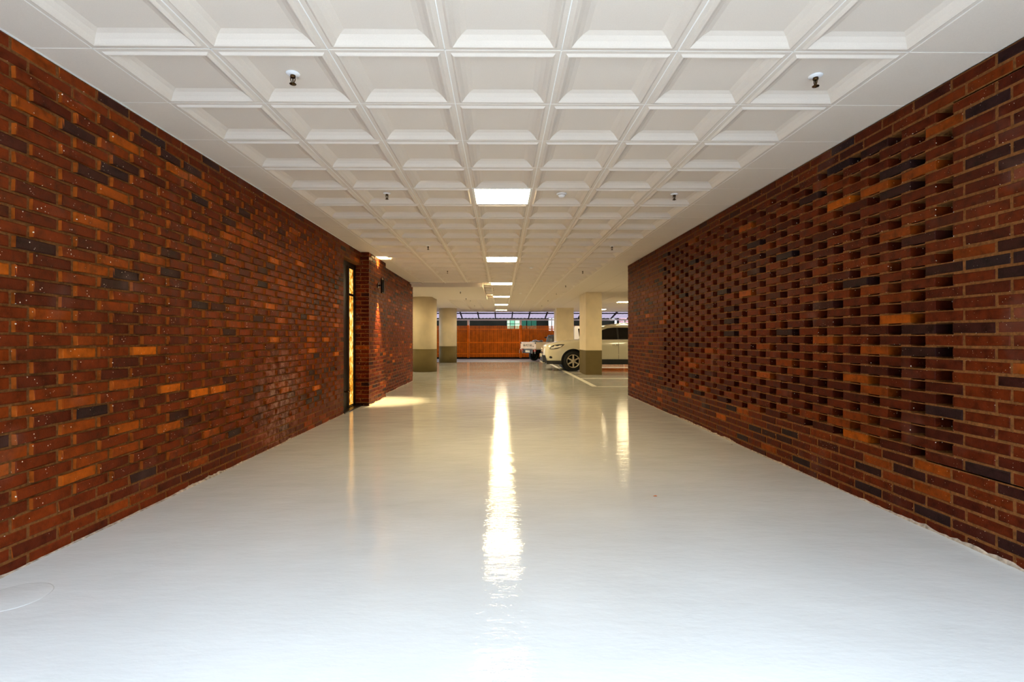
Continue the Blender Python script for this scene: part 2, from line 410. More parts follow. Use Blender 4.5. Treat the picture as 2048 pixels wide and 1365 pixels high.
# right wall: hit-and-miss screen
YE = 10.33; TW = 0.110
HALF = 0.1864; C1 = 2.945; NCOL = 28
wr = MB()
xa, xb = XR + 0.004, XR + TW - 0.004
ztop = ZC - 2 * ROW; zbot = ZC - 32 * ROW
ys0, ys1 = C1 - 0.07, C1 + HALF * (NCOL - 1) + 0.07
wr.box(xa, xb, Y0, YE, ztop - MB_T / 2, ZC); wr.box(xa, xb, Y0, YE, 0, zbot + MB_T / 2)
for r in range(3, 33):
    zt = ZC - (r - 1) * ROW; zb_ = zt - ROW
    first = C1 if r % 2 else C1 + HALF
    last = C1 + HALF * (NCOL - 2) if r % 2 else C1 + HALF * (NCOL - 1)
    wr.box(xa, xb, Y0, first - GAP / 2 - 0.006, zb_, zt); wr.box(xa, xb, last + GAP / 2 + 0.006, YE, zb_, zt)
    if r < 32:          # mortar bed under this row, only where a brick lies on a brick
        for kc in range(NCOL - 1):
            wr.box(xa + 0.0008, xb - 0.0008, C1 + HALF * kc + GAP / 2 - 0.004, C1 + HALF * (kc + 1) - GAP / 2 + 0.004, zb_ - MB_T / 2 - 0.0005, zb_ + MB_T / 2 + 0.0005)
        wr.box(xa + 0.002, xb - 0.002, first - GAP / 2, last + GAP / 2, zb_ - MB_T / 2 - 0.0006, zb_ - MB_T / 2 + 0.006)     # smear left on top of the bricks below
wall_r = tag(wr.build('wall_right', M['mortar']), 'right wall of red-brown bricks with a long perforated screen of square holes', 'wall', kind='structure')
specs = []
R180 = math.pi
for r in range(1, NROW + 1):
    z, h = rowh(r)
    if h < 0.015: continue
    odd = r % 2
    row = []
    if 3 <= r <= 32:
        first = C1 if odd else C1 + HALF
        last = C1 + HALF * (NCOL - 2) if odd else C1 + HALF * (NCOL - 1)
        row += course(Y0, first - GAP / 2, first - GAP / 2 + JOINT / 2, PITCH, JOINT)
        y = first
        while y < last - 0.01:
            row.append((y + 2 * HALF - GAP / 2, 2 * HALF - GAP)); y += 2 * HALF
        row += course(last + GAP / 2, YE, last + GAP / 2 - JOINT / 2, PITCH, JOINT)
    else:
        row += course(Y0, YE, 2.896 if odd else 2.803, PITCH, JOINT)
    for yb, L in row:
        specs.append((XR + random.uniform(-0.0015, 0.0015), yb - L, z, L, h, TW, R180))
lay(wall_r, specs, nearest(specs, 300, -1))

# ragged grout along the foot of the two walls
def grout(name, x, sgn, segs, label):
    mb = MB(); rg = random.Random(5 if sgn > 0 else 9)
    for y0, y1 in segs:
        n = int((y1 - y0) / 0.025); vs = []; fs = []
        a = b = 0.5
        for i in range(n + 1):
            y = y0 + (y1 - y0) * i / n
            a = min(1, max(0, a + rg.uniform(-.22, .22))); b = min(1, max(0, b + rg.uniform(-.25, .25)))
            vs += [(x - sgn * 0.01, y, 0.0), (x + sgn * (0.004 + 0.014 * a), y, 0.0005), (x + sgn * (0.004 + 0.008 * a), y, 0.003 + 0.008 * b), (x + sgn * 0.0015, y, 0.005 + 0.018 * b * b), (x - sgn * 0.01, y, 0.005 + 0.018 * b * b)]
        for i in range(n):
            for k in range(4): fs.append((i*5+k, i*5+k+1, i*5+5+k+1, i*5+5+k))
        mb.add(vs, fs)
    return tag(mb.build(name, M['grout']), label, 'grout', kind='structure')
grout('trim_1', XL, 1, [(Y0, YD0), (10.03, 13.9)], 'ragged pale grout along the foot of the left brick wall')
grout('trim_2', XR, -1, [(Y0, YE)], 'ragged pale grout along the foot of the perforated right wall')
grout('trim_3', PX1, 1, [(PY0, PY1)], 'ragged pale grout along the foot of the brick pier')

# ---- rooms beyond
tag(MB().box(-9.0, XL - 0.2, 13.7, 13.9, 0, ZC).build('wall_lobby', M['plaster']), 'plaster wall closing the lobby behind the left brick wall', 'wall', kind='structure')
tag(MB().box(-9.2, -9.0, 13.3, 27.4, 0, ZC + .3).build('wall_far_left', M['plaster']), 'plain side wall at the far left of the car park', 'wall', kind='structure')
tag(MB().box(10.0, 10.2, 10.0, 27.4, 0, ZC + .3).build('wall_far_right', M['plaster']), 'plain side wall at the far right of the car park', 'wall', kind='structure')
BX = 4.3
bk = MB()
bk.box(BX, BX + .15, Y0, 4.65, 0, ZC); bk.box(BX, BX + .15, 5.05, 10.3, 0, ZC); bk.box(BX, BX + .15, 4.65, 5.05, 0, 1.5); bk.box(BX, BX + .15, 4.65, 5.05, 2.52, ZC)
bk.box(XR + TW, BX, Y0, YE, 0, .02); bk.box(XR + TW, BX, Y0, YE, ZC - .02, ZC + .04)  # dark floor and lining added to stop light bouncing into the holes
bk.box(XR + TW, BX, Y0, Y0 + .1, 0, ZC); bk.box(XR + TW, 10.0, YE - .12, YE - .02, 0, ZC)
tag(bk.build('wall_behind_screen', M['darkroom']), 'wall darkened to cut bounced light, glimpsed through the holes of the brick screen', 'wall', kind='structure')
for nm, p, e, c in (('warm_uplight', (4.05, 5.75, 0.35), 10, (1.0, 0.40, 0.06)), ('warm_uplight', (2.80, 4.43, 0.40), 0.5, (1.0, 0.36, 0.05)), ('warm_uplight', (2.80, 7.0, 0.34), 0.4, (1.0, 0.36, 0.05))):
    ld = bpy.data.lights.new(nm, 'POINT'); ld.energy = e; ld.color = c; ld.shadow_soft_size = 0.05
    lo = bpy.data.objects.new(nm, ld); lo.location = p; COL.objects.link(lo)

# ---- ceiling: slab with coffered tiles
TS = 0.6; TX0 = 0.011 - 3.5 * TS; TY0 = 2.625
YEND = 27.4
ceil = tag(MB().box(-9.2, 10.2, Y0, YEND, ZC + 0.05, ZC + 0.4).build('ceiling', M['tile']), 'white coffered tile ceiling over the driveway and car park', 'ceiling', kind='structure')
def coffer_geo(s, g=0.0015):
    prof = [(g, .014), (g, .004), (.0045, 0.0), (.027, 0.0), (.038, -.010), (.043, -.0115), (.050, -.007), (.068, .010), (.092, .025), (.120, .034)]
    vs = []; fs = []
    for ins, z in prof:
        a, b = ins, s - ins
        vs += [(a, a, z), (b, a, z), (b, b, z), (a, b, z)]
    for k in range(len(prof) - 1):
        for i in range(4):
            j = (i + 1) % 4; fs.append((k*4+i, k*4+j, k*4+4+j, k*4+4+i))
    k = len(prof) - 1; fs.append((k*4, k*4+1, k*4+2, k*4+3))
    return vs, fs
vs, fs = coffer_geo(TS)
cm = MB(); cm.add(vs, fs); coffer_me = cm.build('coffered_tile', M['tile']); me_c = coffer_me.data; bpy.data.objects.remove(coffer_me)
# make the visible side face down
LIGHTK = (4, 11, 18, 25, 32, 39)
far = MB()
BULK_Y0, BULK_Y1, BULK_X1 = 13.66, 18.1, -0.49
K0 = math.ceil((Y0 - TY0) / TS)
K1 = int((YEND - TY0) / TS)
for k in range(K0, K1):
    y = TY0 + k * TS
    for c in range(7):
        if c == 3 and k in LIGHTK: continue
        if y + TS > BULK_Y0 and y < BULK_Y1 and c < 3: continue
        if k <= 30 and k >= 0 and not (k > 22 and c < 3): inst('coffered_tile', me_c, ceil, (TX0 + c * TS, y, ZC))
        else: far.add(vs, fs, False, Matrix.Translation((TX0 + c * TS, y, ZC)))
o = far.build('coffered_tiles', M['tile'], ceil); o['kind'] = 'stuff'
def flat_tile(x0, x1, y0, y1, z=ZC, mb=None):
    g = 0.0015; mb = mb or MB(); c = 0.003
    a0, a1, b0, b1 = x0 + g, x1 - g, y0 + g, y1 - g
    v = [(a0,b0,z+.012),(a1,b0,z+.012),(a1,b1,z+.012),(a0,b1,z+.012),(a0,b0,z+c),(a1,b0,z+c),(a1,b1,z+c),(a0,b1,z+c),(a0+c,b0+c,z),(a1-c,b0+c,z),(a1-c,b1-c,z),(a0+c,b1-c,z)]
    f = [(3,2,1,0),(8,9,10,11)]
    for i in range(4):
        j = (i+1) % 4; f += [(i,j,j+4,i+4),(i+4,j+4,j+8,i+8)]
    return mb.add(v, f)
bl_me = flat_tile(0, (TX0 - XL), 0, TS, 0).mesh('border_tile', M['tile'])
br_me = flat_tile(0, (XR - TX0 - 7*TS), 0, TS, 0).mesh('border_tile', M['tile'])
for k in range(K0, K1):
    y = TY0 + k * TS
    if y + TS < BULK_Y0: inst('border_tile', bl_me, ceil, (XL, y, ZC))
    if y < YE: inst('border_tile', br_me, ceil, (TX0 + 7*TS, y, ZC))
side = MB()
for k in range(K0, K1):
    y = TY0 + k * TS
    if y >= YE:
        for i in range(12): flat_tile(TX0 + 7*TS + i*TS, TX0 + 8*TS + i*TS, y, y + TS, ZC, side)
    if y + TS >= BULK_Y0:
        for i in range(11): flat_tile(TX0 - (i+1)*TS, TX0 - i*TS, y, y + TS, ZC - (0.03 if y < 18 else 0), side)
o = side.build('plain_tiles', M['tile'], ceil); o['kind'] = 'stuff'
# exposed white grid between the tiles
M['grid'] = simple('grid_white', (0.90, 0.86, 0.81), 0.5)
for i in range(8): MB().box(TX0 + i*TS - .0032, TX0 + i*TS + .0032, Y0, BULK_Y0 if i < 3 else YEND, ZC + .0015, ZC + .02).build('grid_bar', M['grid'], ceil)
for k in range(max(K0, -2), 26):
    y = TY0 + k * TS
    MB().box(XL if y < BULK_Y0 else BULK_X1, XR, y - .0032, y + .0032, ZC + .0015, ZC + .02).build('grid_bar', M['grid'], ceil)
# edge strip along the left brick wall and the lowered bulkhead
tr = MB(); tr.box(XL, XL + 0.012, Y0, YD1, ZC - 0.004, ZC + .01)
tag(tr.build('trim_4', M['panelwhite']), 'thin white angle strip where the ceiling meets the left brick wall', 'trim', kind='structure')
bh = MB(); bh.box(-2.25, BULK_X1, BULK_Y0, BULK_Y1, ZC - 0.094, ZC + .04); bh.box(-3.2, -2.25, BULK_Y0, BULK_Y0 + 0.05, ZC - 0.094, ZC + .04)
bulk = tag(bh.build('trim_5', M['tile']), 'lowered white bulkhead hanging across the left half of the ceiling by the round columns', 'bulkhead', kind='structure')
tag(MB().box(-9.2, 10.2, YEND, YEND + .12, ZC - 0.03, ZC + .4).build('trim_6', M['panelwhite']), 'edge beam at the far end of the car park ceiling', 'trim', kind='structure')
# light edge strip on the bulkhead side
tiles = MB()
for i in range(3):
    for j in range(7):
        flat_tile(BULK_X1 - .02 - (i+1)*TS + .02, BULK_X1 - .02 - i*TS + .02, BULK_Y0 + .05 + j*TS, BULK_Y0 + .05 + (j+1)*TS, ZC - 0.0955, tiles)
o = tiles.build('bulkhead_tiles', M['tile'], bulk); o['kind'] = 'stuff'

# ---- door in the left wall
door = empty('door_1', (XL - 0.12, YD0, 0)); tag(door, 'tall black-framed door with glowing golden textured glass in the left wall', 'door', kind='structure')
DW = YD1 - YD0
f = MB(); f.box(-.03, .03, 0, .05, 0, HEAD); f.box(-.03, .03, DW - .05, DW, 0, HEAD); f.box(-.03, .03, 0, DW, HEAD - .06, HEAD); f.box(-.03, .03, 0, DW, 0, .03)
f.build('door_frame', M['black'], door)
GA, GB = .63, DW - .075
MB().box(-.012, .012, GA, GB, .05, 1.86).build('glass_pane', M['gold'], door)
MB().box(-.012, .012, GA, GB, 1.90, HEAD - .09).build('transom_pane', M['gold'], door)
MB().box(-.02, .02, .05, .50, .03, HEAD - .06).build('door_leaf', M['black'], door)
MB().box(-.02, .026, .50, .515, .03, HEAD - .06).build('edge_strip', M['brass'], door)
MB().box(-.02, .02, .515, GA, .03, HEAD - .06).build('door_stile', M['black'], door)
MB().box(-.02, .02, GB, DW - .05, .03, HEAD - .06).build('door_stile', M['black'], door)
MB().box(-.018, .018, GA, GB, 1.86, 1.90).build('door_rail', M['black'], door)
MB().box(-.018, .018, GA, GB, HEAD - .09, HEAD - .06).build('door_rail', M['brass'], door)
h = MB(); h.tube([(.02, .47, .30), (.075, .47, .30), (.075, .36, .30), (.02, .36, .30)], .010); h.build('door_handle', M['brass'], door)
MB().box(-.05, .14, 0, DW, 0, .018).build('threshold', M['black'], door)
tag(MB().box(XL - .20, XL - .17, YD0 - .3, YD1 + .3, 0, ZC).build('wall_lobby_backing', M['plaster']), 'dark backing behind the golden door glass', 'wall', kind='structure')

# ================================================================ THINGS
# ---- ceiling light panels
def light_panel(x, y, label, z=ZC):
    t = empty('ceiling_light', (x, y, z)); tag(t, label, 'ceiling light', 'square ceiling light panels')
    h_ = 0.2975; i_ = 0.277
    f = MB()
    f.box(-h_, h_, -h_, -i_, -.004, .02); f.box(-h_, h_, i_, h_, -.004, .02); f.box(-h_, -i_, -i_, i_, -.004, .02); f.box(i_, h_, -i_, i_, -.004, .02)
    f.build('light_frame', M['panelwhite'], t)
    MB().box(-i_, i_, -i_, i_, 0.0, .01).build('diffuser', M['light'], t)
ords = ['nearest of the centre row', 'second of the centre row', 'third of the centre row, beside the bulkhead edge', 'fourth of the centre row', 'fifth of the centre row', 'last of the centre row, by the far ceiling edge']
for k, od in zip(LIGHTK, ords):
    light_panel(0.011, TY0 + k * TS + TS / 2, 'glowing square ceiling light panel, ' + od)
light_panel(4.95, 20.4, 'glowing ceiling light panel above the parked white car', ZC - .006)
light_panel(4.95, 25.6, 'glowing ceiling light panel right of the square columns, farthest back', ZC - .006)
light_panel(4.95, 14.8, 'added ceiling light panel in front of the parking bays, unseen past the brick screen', ZC - .006)  # out of view, added only for its light
light_panel(-4.8, 20.4, 'added ceiling light panel, out of view left of the round columns', ZC - .006)  # unseen extra panel, added only for its light

light_panel(-4.5, 16.6, 'added ceiling light panel, unseen behind the end of the left brick wall', ZC - .036)  # unseen panel put in to brighten the round columns
# ---- sprinklers
def make_sprinkler():
    t = empty('sprinkler')
    e = MB(); e.lathe([(.006,.0), (.036,.0), (.039,-.003), (.036,-.007), (.020,-.011), (.014,-.013)], 20); e.build('escutcheon', M['whiteplastic'], t)
    b_ = MB(); b_.lathe([(.013,-.008), (.015,-.018), (.0145,-.026), (.010,-.029)], 14); b_.build('body', M['brass'], t)
    a = MB()
    for s in (-1, 1): a.tube([(s*.0125, 0, -.026), (s*.0125, 0, -.040), (s*.008, 0, -.052), (s*.002, 0, -.060)], .0028, 6)
    a.tube([(0, 0, -.029), (0, 0, -.056)], .0035, 6)
    a.build('frame_arm', M['brass'], t)
    d = MB(); d.lathe([(.004,-.058), (.018,-.061), (.0195,-.063), (.018,-.065), (.003,-.066), (.002,-.072)], 14); d.build('deflector', M['brass'], t)
    return t
proto = None
sprk = [(1,0,0.034),(1,4,0.034),(1,9,0.034),(1,14,0.034),(1,20,-.094),(1,24,-.094),(1,28,0.034),(1,33,0.034),
        (6,0,0.034),(6,4,0.034),(6,9,0.034),(6,14,0.034),(5.97,19,0.034),(5.97,23,0.034),(5.97,28,0.034),(5.97,33,0.034)]
od = ['nearest', 'second', 'third', 'fourth', 'fifth', 'sixth', 'seventh', 'farthest']
for i, (c, k, dz) in enumerate(sprk):
    if proto is None: proto = make_sprinkler(); t = proto
    else: t = copy_tree(proto)
    c = round(c)
    t.location = (TX0 + (c + .5) * TS, TY0 + (k + .5) * TS, ZC + dz - (0.002 if dz < 0 else 0))
    t.rotation_euler = (0, 0, 0.6 * i)
    tag(t, 'small brass pendant sprinkler with white collar, %s in the %s row' % (od[i % 8], 'left-hand' if i < 8 else 'right-hand'), 'sprinkler', 'ceiling sprinklers')
# ---- smoke detectors
for i, (c, k, lb) in enumerate([(4, 4, 'beside the nearest light panel'), (4, 13, 'beyond the second light panel'), (4, 23, 'near the third light panel')]):
    t = empty('smoke_detector', (TX0 + (c + .5) * TS + .02, TY0 + (k + .5) * TS, ZC + .034)); tag(t, 'round white smoke detector on the ceiling ' + lb, 'smoke detector', 'ceiling smoke detectors')
    MB().lathe([(.02,0),(.052,0),(.054,-.004),(.052,-.010),(.044,-.012)], 28).build('base', M['whiteplastic'], t)
    MB().lathe([(.040,-.010),(.040,-.020),(.034,-.026),(.030,-.034),(.022,-.038),(.004,-.040)], 28).build('chamber', M['whiteplastic'], t)
    MB().lathe([(.0405,-.014),(.0415,-.015),(.0415,-.017),(.0405,-.018)], 28).build('vent_ring', M['plaster'], t)

# ---- wall lamp on the pier
wlx, wly, wlz = PX1, 9.38, 2.125
t = empty('wall_lamp', (wlx, wly, wlz)); tag(t, 'black cylindrical up-and-down wall lamp on the brick pier', 'wall lamp')
MB().cbox(0, .012, -.035, .035, -.045, .045, .003).build('back_plate', M['black'], t)
MB().tube([(.010, 0, 0), (.055, 0, 0)], .012, 10).build('bracket', M['black'], t)
cy = MB(); R_, H_ = .034, .138
prof = [(R_ - .003, -H_ + .03), (R_ - .003, -H_), (R_, -H_), (R_, H_), (R_ - .003, H_), (R_ - .003, H_ - .03)]
n = 28; vs_ = []; fs_ = []
for r_, z_ in prof:
    for i in range(n): vs_.append((.085 + r_ * math.cos(2*math.pi*i/n), r_ * math.sin(2*math.pi*i/n), z_))
for k in range(len(prof) - 1):
    for i in range(n): fs_.append((k*n+i, k*n+(i+1)%n, (k+1)*n+(i+1)%n, (k+1)*n+i))
cy.add(vs_, fs_, True); cy.build('cylinder_shade', M['black'], t)
M['lampglow'] = emis('lamp_lens_glow', (1.0, 0.72, 0.36), 14.0)
for s, nm in ((-1, 'lower_lens'), (1, 'upper_lens')):
    MB().lathe([(.001, 0), (R_ - .004, 0), (R_ - .004, .006), (.001, .006)], 20, Matrix.Translation((.085, 0, s * (H_ - .008) - .003))).build(nm, M['lampglow'], t)
    ld = bpy.data.lights.new('wall_lamp_beam', 'SPOT'); ld.energy = 300 if s < 0 else 130; ld.color = (1.0, 0.74, 0.32); ld.spot_size = math.radians(54); ld.spot_blend = 0.9; ld.shadow_soft_size = 0.015
    lo = bpy.data.objects.new('wall_lamp_beam', ld); lo.location = (wlx + .085, wly, wlz + s * (H_ + .004)); lo.rotation_euler = (0 if s < 0 else math.pi, 0, 0); COL.objects.link(lo)

# ---- columns
def round_column(x, y, r, label):
    t = empty('column', (x, y, 0)); tag(t, label, 'column', 'car park columns')
    MB().lathe([(r, .79), (r, ZC - .03 + .05)], 64).build('shaft', M['cream'], t)
    MB().lathe([(r + .002, 0), (r + .002, .79)], 64).build('dado_band', M['olive'], t)
def square_column(x0, x1, y0, y1, label):
    t = empty('column', ((x0+x1)/2, y0, 0)); tag(t, label, 'column', 'car park columns')
    a, d = (x1 - x0) / 2, y1 - y0
    MB().box(-a, a, 0, d, .78, ZC).build('shaft', M['cream'], t)
    MB().box(-a - .002, a + .002, -.002, d + .002, 0, .78).build('dado_band', M['olive'], t)
round_column(-2.70, 18.0, .43, 'round cream column with olive base, partly hidden by the dark brick wall end')
round_column(-2.60, 24.95, .43, 'round cream column with olive base, farther back by the orange fence')
square_column(2.69, 3.20, 16.2, 17.5, 'square cream column with olive base in front of the white car')
square_column(2.64, 3.47, 24.4, 25.45, 'wide square cream column behind the white car bonnet')

# ---- cars: shared wheel
def wheel(parent, x, y, z, R, rr, sgn, spokes=6, width=.21):
    """wheel with its outer face towards sgn*y"""
    wn = bpy.data.objects.new('wheel', None); link(wn, parent); wn.location = (x, y, z); wn.empty_display_size = .1
    Mx = Matrix.Rotation(-math.pi / 2 * sgn, 4, 'X')      # local z -> sgn*y
    ty = MB(); ty.lathe([(rr, -width/2), (rr + .02, -width/2 - .004), (R - .03, -width/2), (R, -width/2 + .03), (R, width/2 - .03), (R - .03, width/2), (rr + .02, width/2 + .004), (rr, width/2)], 40, Mx, True, False)
    ty.build('tyre', M['tyre'], wn)
    rm = MB()
    n = 40; prof = [(rr + .004, width/2 + .002), (rr - .012, width/2 + .004), (rr - .018, width/2 - .02), (rr - .02, -width/2)]
    vs = []; fs = []
    for r_, z_ in prof:
        for i in range(n): vs.append((r_ * math.cos(2*math.pi*i/n), r_ * math.sin(2*math.pi*i/n), z_))
    for k in range(3):
        for i in range(n): fs.append((k*n+i, k*n+(i+1)%n, (k+1)*n+(i+1)%n, (k+1)*n+i))
    rm.add(vs, fs, True, Mx)
    for k in range(spokes):
        a = 2 * math.pi * k / spokes + math.pi / 2
        Ms = Mx @ Matrix.Rotation(a, 4, 'Z')
        rm.prism([(.03, -.030), (rr - .01, -.024), (rr - .01, .024), (.03, .030)], width/2 - .045, width/2 - .012, 'z', Ms)
    rm.lathe([(.062, width/2 - .05), (.062, width/2 - .012), (.035, width/2 - .004), (.002, width/2 - .004)], 24, Mx)
    rm.build('rim', M['alloy'], wn)
    bd = MB(); bd.lathe([(.01, -.02), (rr - .022, -.02), (rr - .022, 0), (.01, 0)], 30, Mx); bd.build('brake_disc', M['blackplastic'], wn)
def loft(stations, ring_fn, mb, smooth=True):
    rings = [ring_fn(*s) for s in stations]; n = len(rings[0])
    vs = [p for r in rings for p in r]; fs = []
    for i in range(len(rings) - 1):
        for k in range(n): fs.append((i*n+k, i*n+(k+1)%n, (i+1)*n+(k+1)%n, (i+1)*n+k))
    fs.append(tuple(range(n))); fs.append(tuple((len(rings)-1)*n + k for k in range(n-1, -1, -1)))
    mb.add(vs, fs, smooth); return mb
def mirror_ring(half, x):
    """half: [(w,z)] from bottom centre round to top centre (w>=0)"""
    r = [(x, w_, z_) for w_, z_ in half]
    l = [(x, -w_, z_) for w_, z_ in half[::-1] if w_ > 1e-6]
    return r + l
# ---- white SUV; local x runs from nose to tail, world +x
suv = empty('car', (1.52, 19.02, 0)); tag(suv, 'white sport utility car parked behind the square column', 'car')
def ring_b(x, w_, zb, zt, cr):
    h_ = zt - zb
    return mirror_ring([(0, zb), (w_*.80, zb), (w_*.93, zb + .03), (w_*.985, zb + .12), (w_, zb + .30*h_), (w_*1.0, zb + .58*h_), (w_*.985, zt - .16), (w_*.95, zt - .07), (w_*.86, zt - .02), (w_*.5, zt + cr*.7), (0, zt + cr)], x)
st = [(0.0, .50, .36, .78, .0), (.03, .62, .33, .86, .0), (.09, .73, .30, .93, .01), (.20, .82, .27, .965, .015), (.38, .885, .26, 1.005, .02), (.62, .92, .26, 1.045, .025), (.95, .938, .26, 1.08, .03), (1.30, .942, .26, 1.105, .03), (1.62, .942, .26, 1.12, .03),
      (2.3, .942, .26, 1.13, 0), (3.2, .942, .26, 1.14, 0), (3.9, .94, .26, 1.15, 0), (4.35, .92, .27, 1.13, 0), (4.58, .87, .30, 1.08, 0), (4.67, .74, .36, .98, 0)]
body_mb = MB(); loft(st, ring_b, body_mb)
body = body_mb.build('body', M['suvpaint'], suv)
cut = MB()
for wx in (1.04, 3.74): cut.lathe([(.432, -1.2), (.432, 1.2)], 48, Matrix.Translation((wx, 0, .36)) @ Matrix.Rotation(math.pi/2, 4, 'X'), False)
co = cut.build('arch_cutter', None)
bo = body.modifiers.new('arches', 'BOOLEAN'); bo.operation = 'DIFFERENCE'; bo.solver = 'EXACT'; bo.object = co
co.parent = suv; bpy.context.view_layer.update()
dg = bpy.context.evaluated_depsgraph_get()
newme = bpy.data.meshes.new_from_object(body.evaluated_get(dg)); body.modifiers.clear(); body.data = newme
bpy.data.objects.remove(co)
for p in body.data.polygons: p.use_smooth = True
if hasattr(body.data, 'set_sharp_from_angle'): body.data.set_sharp_from_angle(angle=math.radians(38))
# dark underbody and arch liners
u = MB(); u.box(.35, 4.5, -.82, .82, .235, .40); u.build('underbody', M['blackplastic'], suv)
for wx in (1.04, 3.74):
    l_ = MB(); l_.lathe([(.425, -.78), (.425, .78)], 32, Matrix.Translation((wx, 0, .40)) @ Matrix.Rotation(math.pi/2, 4, 'X'), False); l_.build('arch_liner', M['blackplastic'], suv)
GY0, GZ0, GY1, GZ1 = .885, 1.08, .715, 1.56
def gside(z): return GY0 + (GY1 - GY0) * (z - GZ0) / (GZ1 - GZ0)
def ring_g(x, zr):
    zs = max(GZ0 + .02, zr - .075)
    ws = gside(zs)
    return mirror_ring([(0, GZ0 - .06), (GY0, GZ0 - .06), (GY0, GZ0), (ws, zs), (ws - .035, zr - .035), (ws - .10, zr - .008), (ws*.5, zr + .012), (0, zr + .018)], x)
gst = [(1.42, 1.11), (1.55, 1.21), (1.78, 1.38), (2.0, 1.525), (2.15, 1.585), (2.4, 1.635), (2.8, 1.66), (3.3, 1.655), (3.8, 1.625), (4.15, 1.58), (4.32, 1.48), (4.5, 1.26), (4.6, 1.11)]
g_ = MB(); loft(gst, ring_g, g_); g_.build('roof_shell', M['suvpaint'], suv)
def side_panel(name, poly, mat, s, off=.006, th=.012):
    mb = MB(); n = len(poly)
    a = [(x, s * (gside(z) + off), z) for x, z in poly]; b_ = [(x, s * (gside(z) + off - th), z) for x, z in poly]
    fs = [tuple(range(n)), tuple(range(2*n-1, n-1, -1))] + [(i, i+n, (i+1)%n+n, (i+1)%n) for i in range(n)]
    mb.add(a + b_, fs); return mb.build(name, mat, suv)
for s in (-1, 1):
    side_panel('side_window', [(1.70, 1.125), (1.88, 1.30), (2.08, 1.455), (2.28, 1.525), (2.50, 1.55), (2.62, 1.553), (2.62, 1.125)], M['glassdark'], s)
    side_panel('side_window', [(2.68, 1.125), (2.68, 1.553), (3.1, 1.548), (3.45, 1.53), (3.58, 1.50), (3.62, 1.13)], M['glassdark'], s)
    side_panel('side_window', [(3.70, 1.13), (3.66, 1.50), (3.95, 1.45), (4.15, 1.34), (4.20, 1.18)], M['glassdark'], s)
    side_panel('door_pillar', [(2.62, 1.125), (2.62, 1.553), (2.68, 1.553), (2.68, 1.125)], M['blackplastic'], s, .005)
    side_panel('window_trim', [(1.64, 1.105), (1.70, 1.125), (3.62, 1.13), (4.2, 1.18), (4.2, 1.155), (3.64, 1.105)], M['chrome'], s, .010)
    rr_ = MB(); rr_.tube([(2.2, s*.60, 1.585), (2.3, s*.60, 1.645), (2.8, s*.60, 1.70), (3.4, s*.60, 1.695), (3.9, s*.60, 1.655), (4.0, s*.60, 1.60)], .018, 8); rr_.build('roof_rail', M['chrome'], suv)
    mb = MB(); mb.tube([(2.42, s*.952, .925), (2.45, s*.978, .935), (2.60, s*.978, .94), (2.63, s*.952, .935)], .014, 8); mb.build('door_handle', M['chrome'], suv)
    mb = MB(); mb.tube([(3.40, s*.952, .935), (3.43, s*.978, .945), (3.58, s*.978, .95), (3.61, s*.952, .945)], .014, 8); mb.build('door_handle', M['chrome'], suv)
    mb = MB(); mb.box(1.62, 3.25, s*.944, s*.952, .575, .605); mb.build('side_moulding', M['suvpaint'], suv)
    mb = MB(); mb.box(1.48, 3.30, s*.90, s*.948, .255, .42); mb.build('sill_cladding', M['blackplastic'], suv)
    for gx in (1.60, 2.65, 3.5):
        mb = MB(); mb.box(gx - .004, gx + .004, s*.930, s*.9445, .43, 1.02); mb.build('door_gap', M['blackplastic'], suv)
    # swept headlamp wrapping the front corner
    def hl(pts, mat, name, off):
        mb = MB(); n = len(pts)
        def wy(x):
            xs = [q[0] for q in st]; ws = [q[1] for q in st]
            for i in range(len(xs) - 1):
                if xs[i] <= x <= xs[i+1]: return ws[i] + (ws[i+1] - ws[i]) * (x - xs[i]) / (xs[i+1] - xs[i])
            return ws[0]
        a = [(x, s * (wy(x) * k + off), z) for x, z, k in pts]; b_ = [(x + .02, s * (wy(x) * k - .04), z) for x, z, k in pts]
        fs = [tuple(range(n)), tuple(range(2*n-1, n-1, -1))] + [(i, i+n, (i+1)%n+n, (i+1)%n) for i in range(n)]
        mb.add(a + b_, fs); return mb.build(name, mat, suv)
    hl([(.20, .785, .995), (.24, .86, .985), (.34, .92, .96), (.50, .95, .955), (.74, .955, .965), (.64, .87, .99), (.48, .80, 1.0), (.32, .775, 1.0)], M['blackplastic'], 'headlamp_housing', .006)
    hl([(.23, .80, .998), (.27, .85, .99), (.38, .875, .985), (.44, .84, .995), (.34, .795, 1.0)], M['lamp_clear'], 'headlamp_lens', .012)
    hl([(.43, .82, .998), (.46, .88, .985), (.56, .915, .972), (.66, .915, .978), (.58, .855, .992)], M['lamp_clear'], 'headlamp_lens', .012)
    hl([(.20, .47, .995), (.20, .52, .998), (.25, .535, 1.0), (.30, .50, 1.0), (.29, .455, 1.0), (.24, .445, .998)], M['blackplastic'], 'fog_lamp', .008)
    for wx in (1.04, 3.74): wheel(suv, wx, s * .835, .355, .355, .232, s)
    mb = MB(); mb.cbox(1.62, 1.80, s*.93 if s > 0 else s*1.10, s*1.10 if s > 0 else s*.93, 1.10, 1.26, .03); mb.build('wing_mirror', M['suvpaint'], suv)
ws_ = MB(); ws_.add([(1.50, -.74, 1.185), (1.50, .74, 1.185), (2.08, .62, 1.565), (2.08, -.62, 1.565)], [(0,1,2,3)]); ws_.add([(1.48, -.74, 1.20), (1.48, .74, 1.20), (2.06, .62, 1.585), (2.06, -.62, 1.585)], [(0,1,2,3)])
ws_.build('windscreen', M['glassdark'], suv)
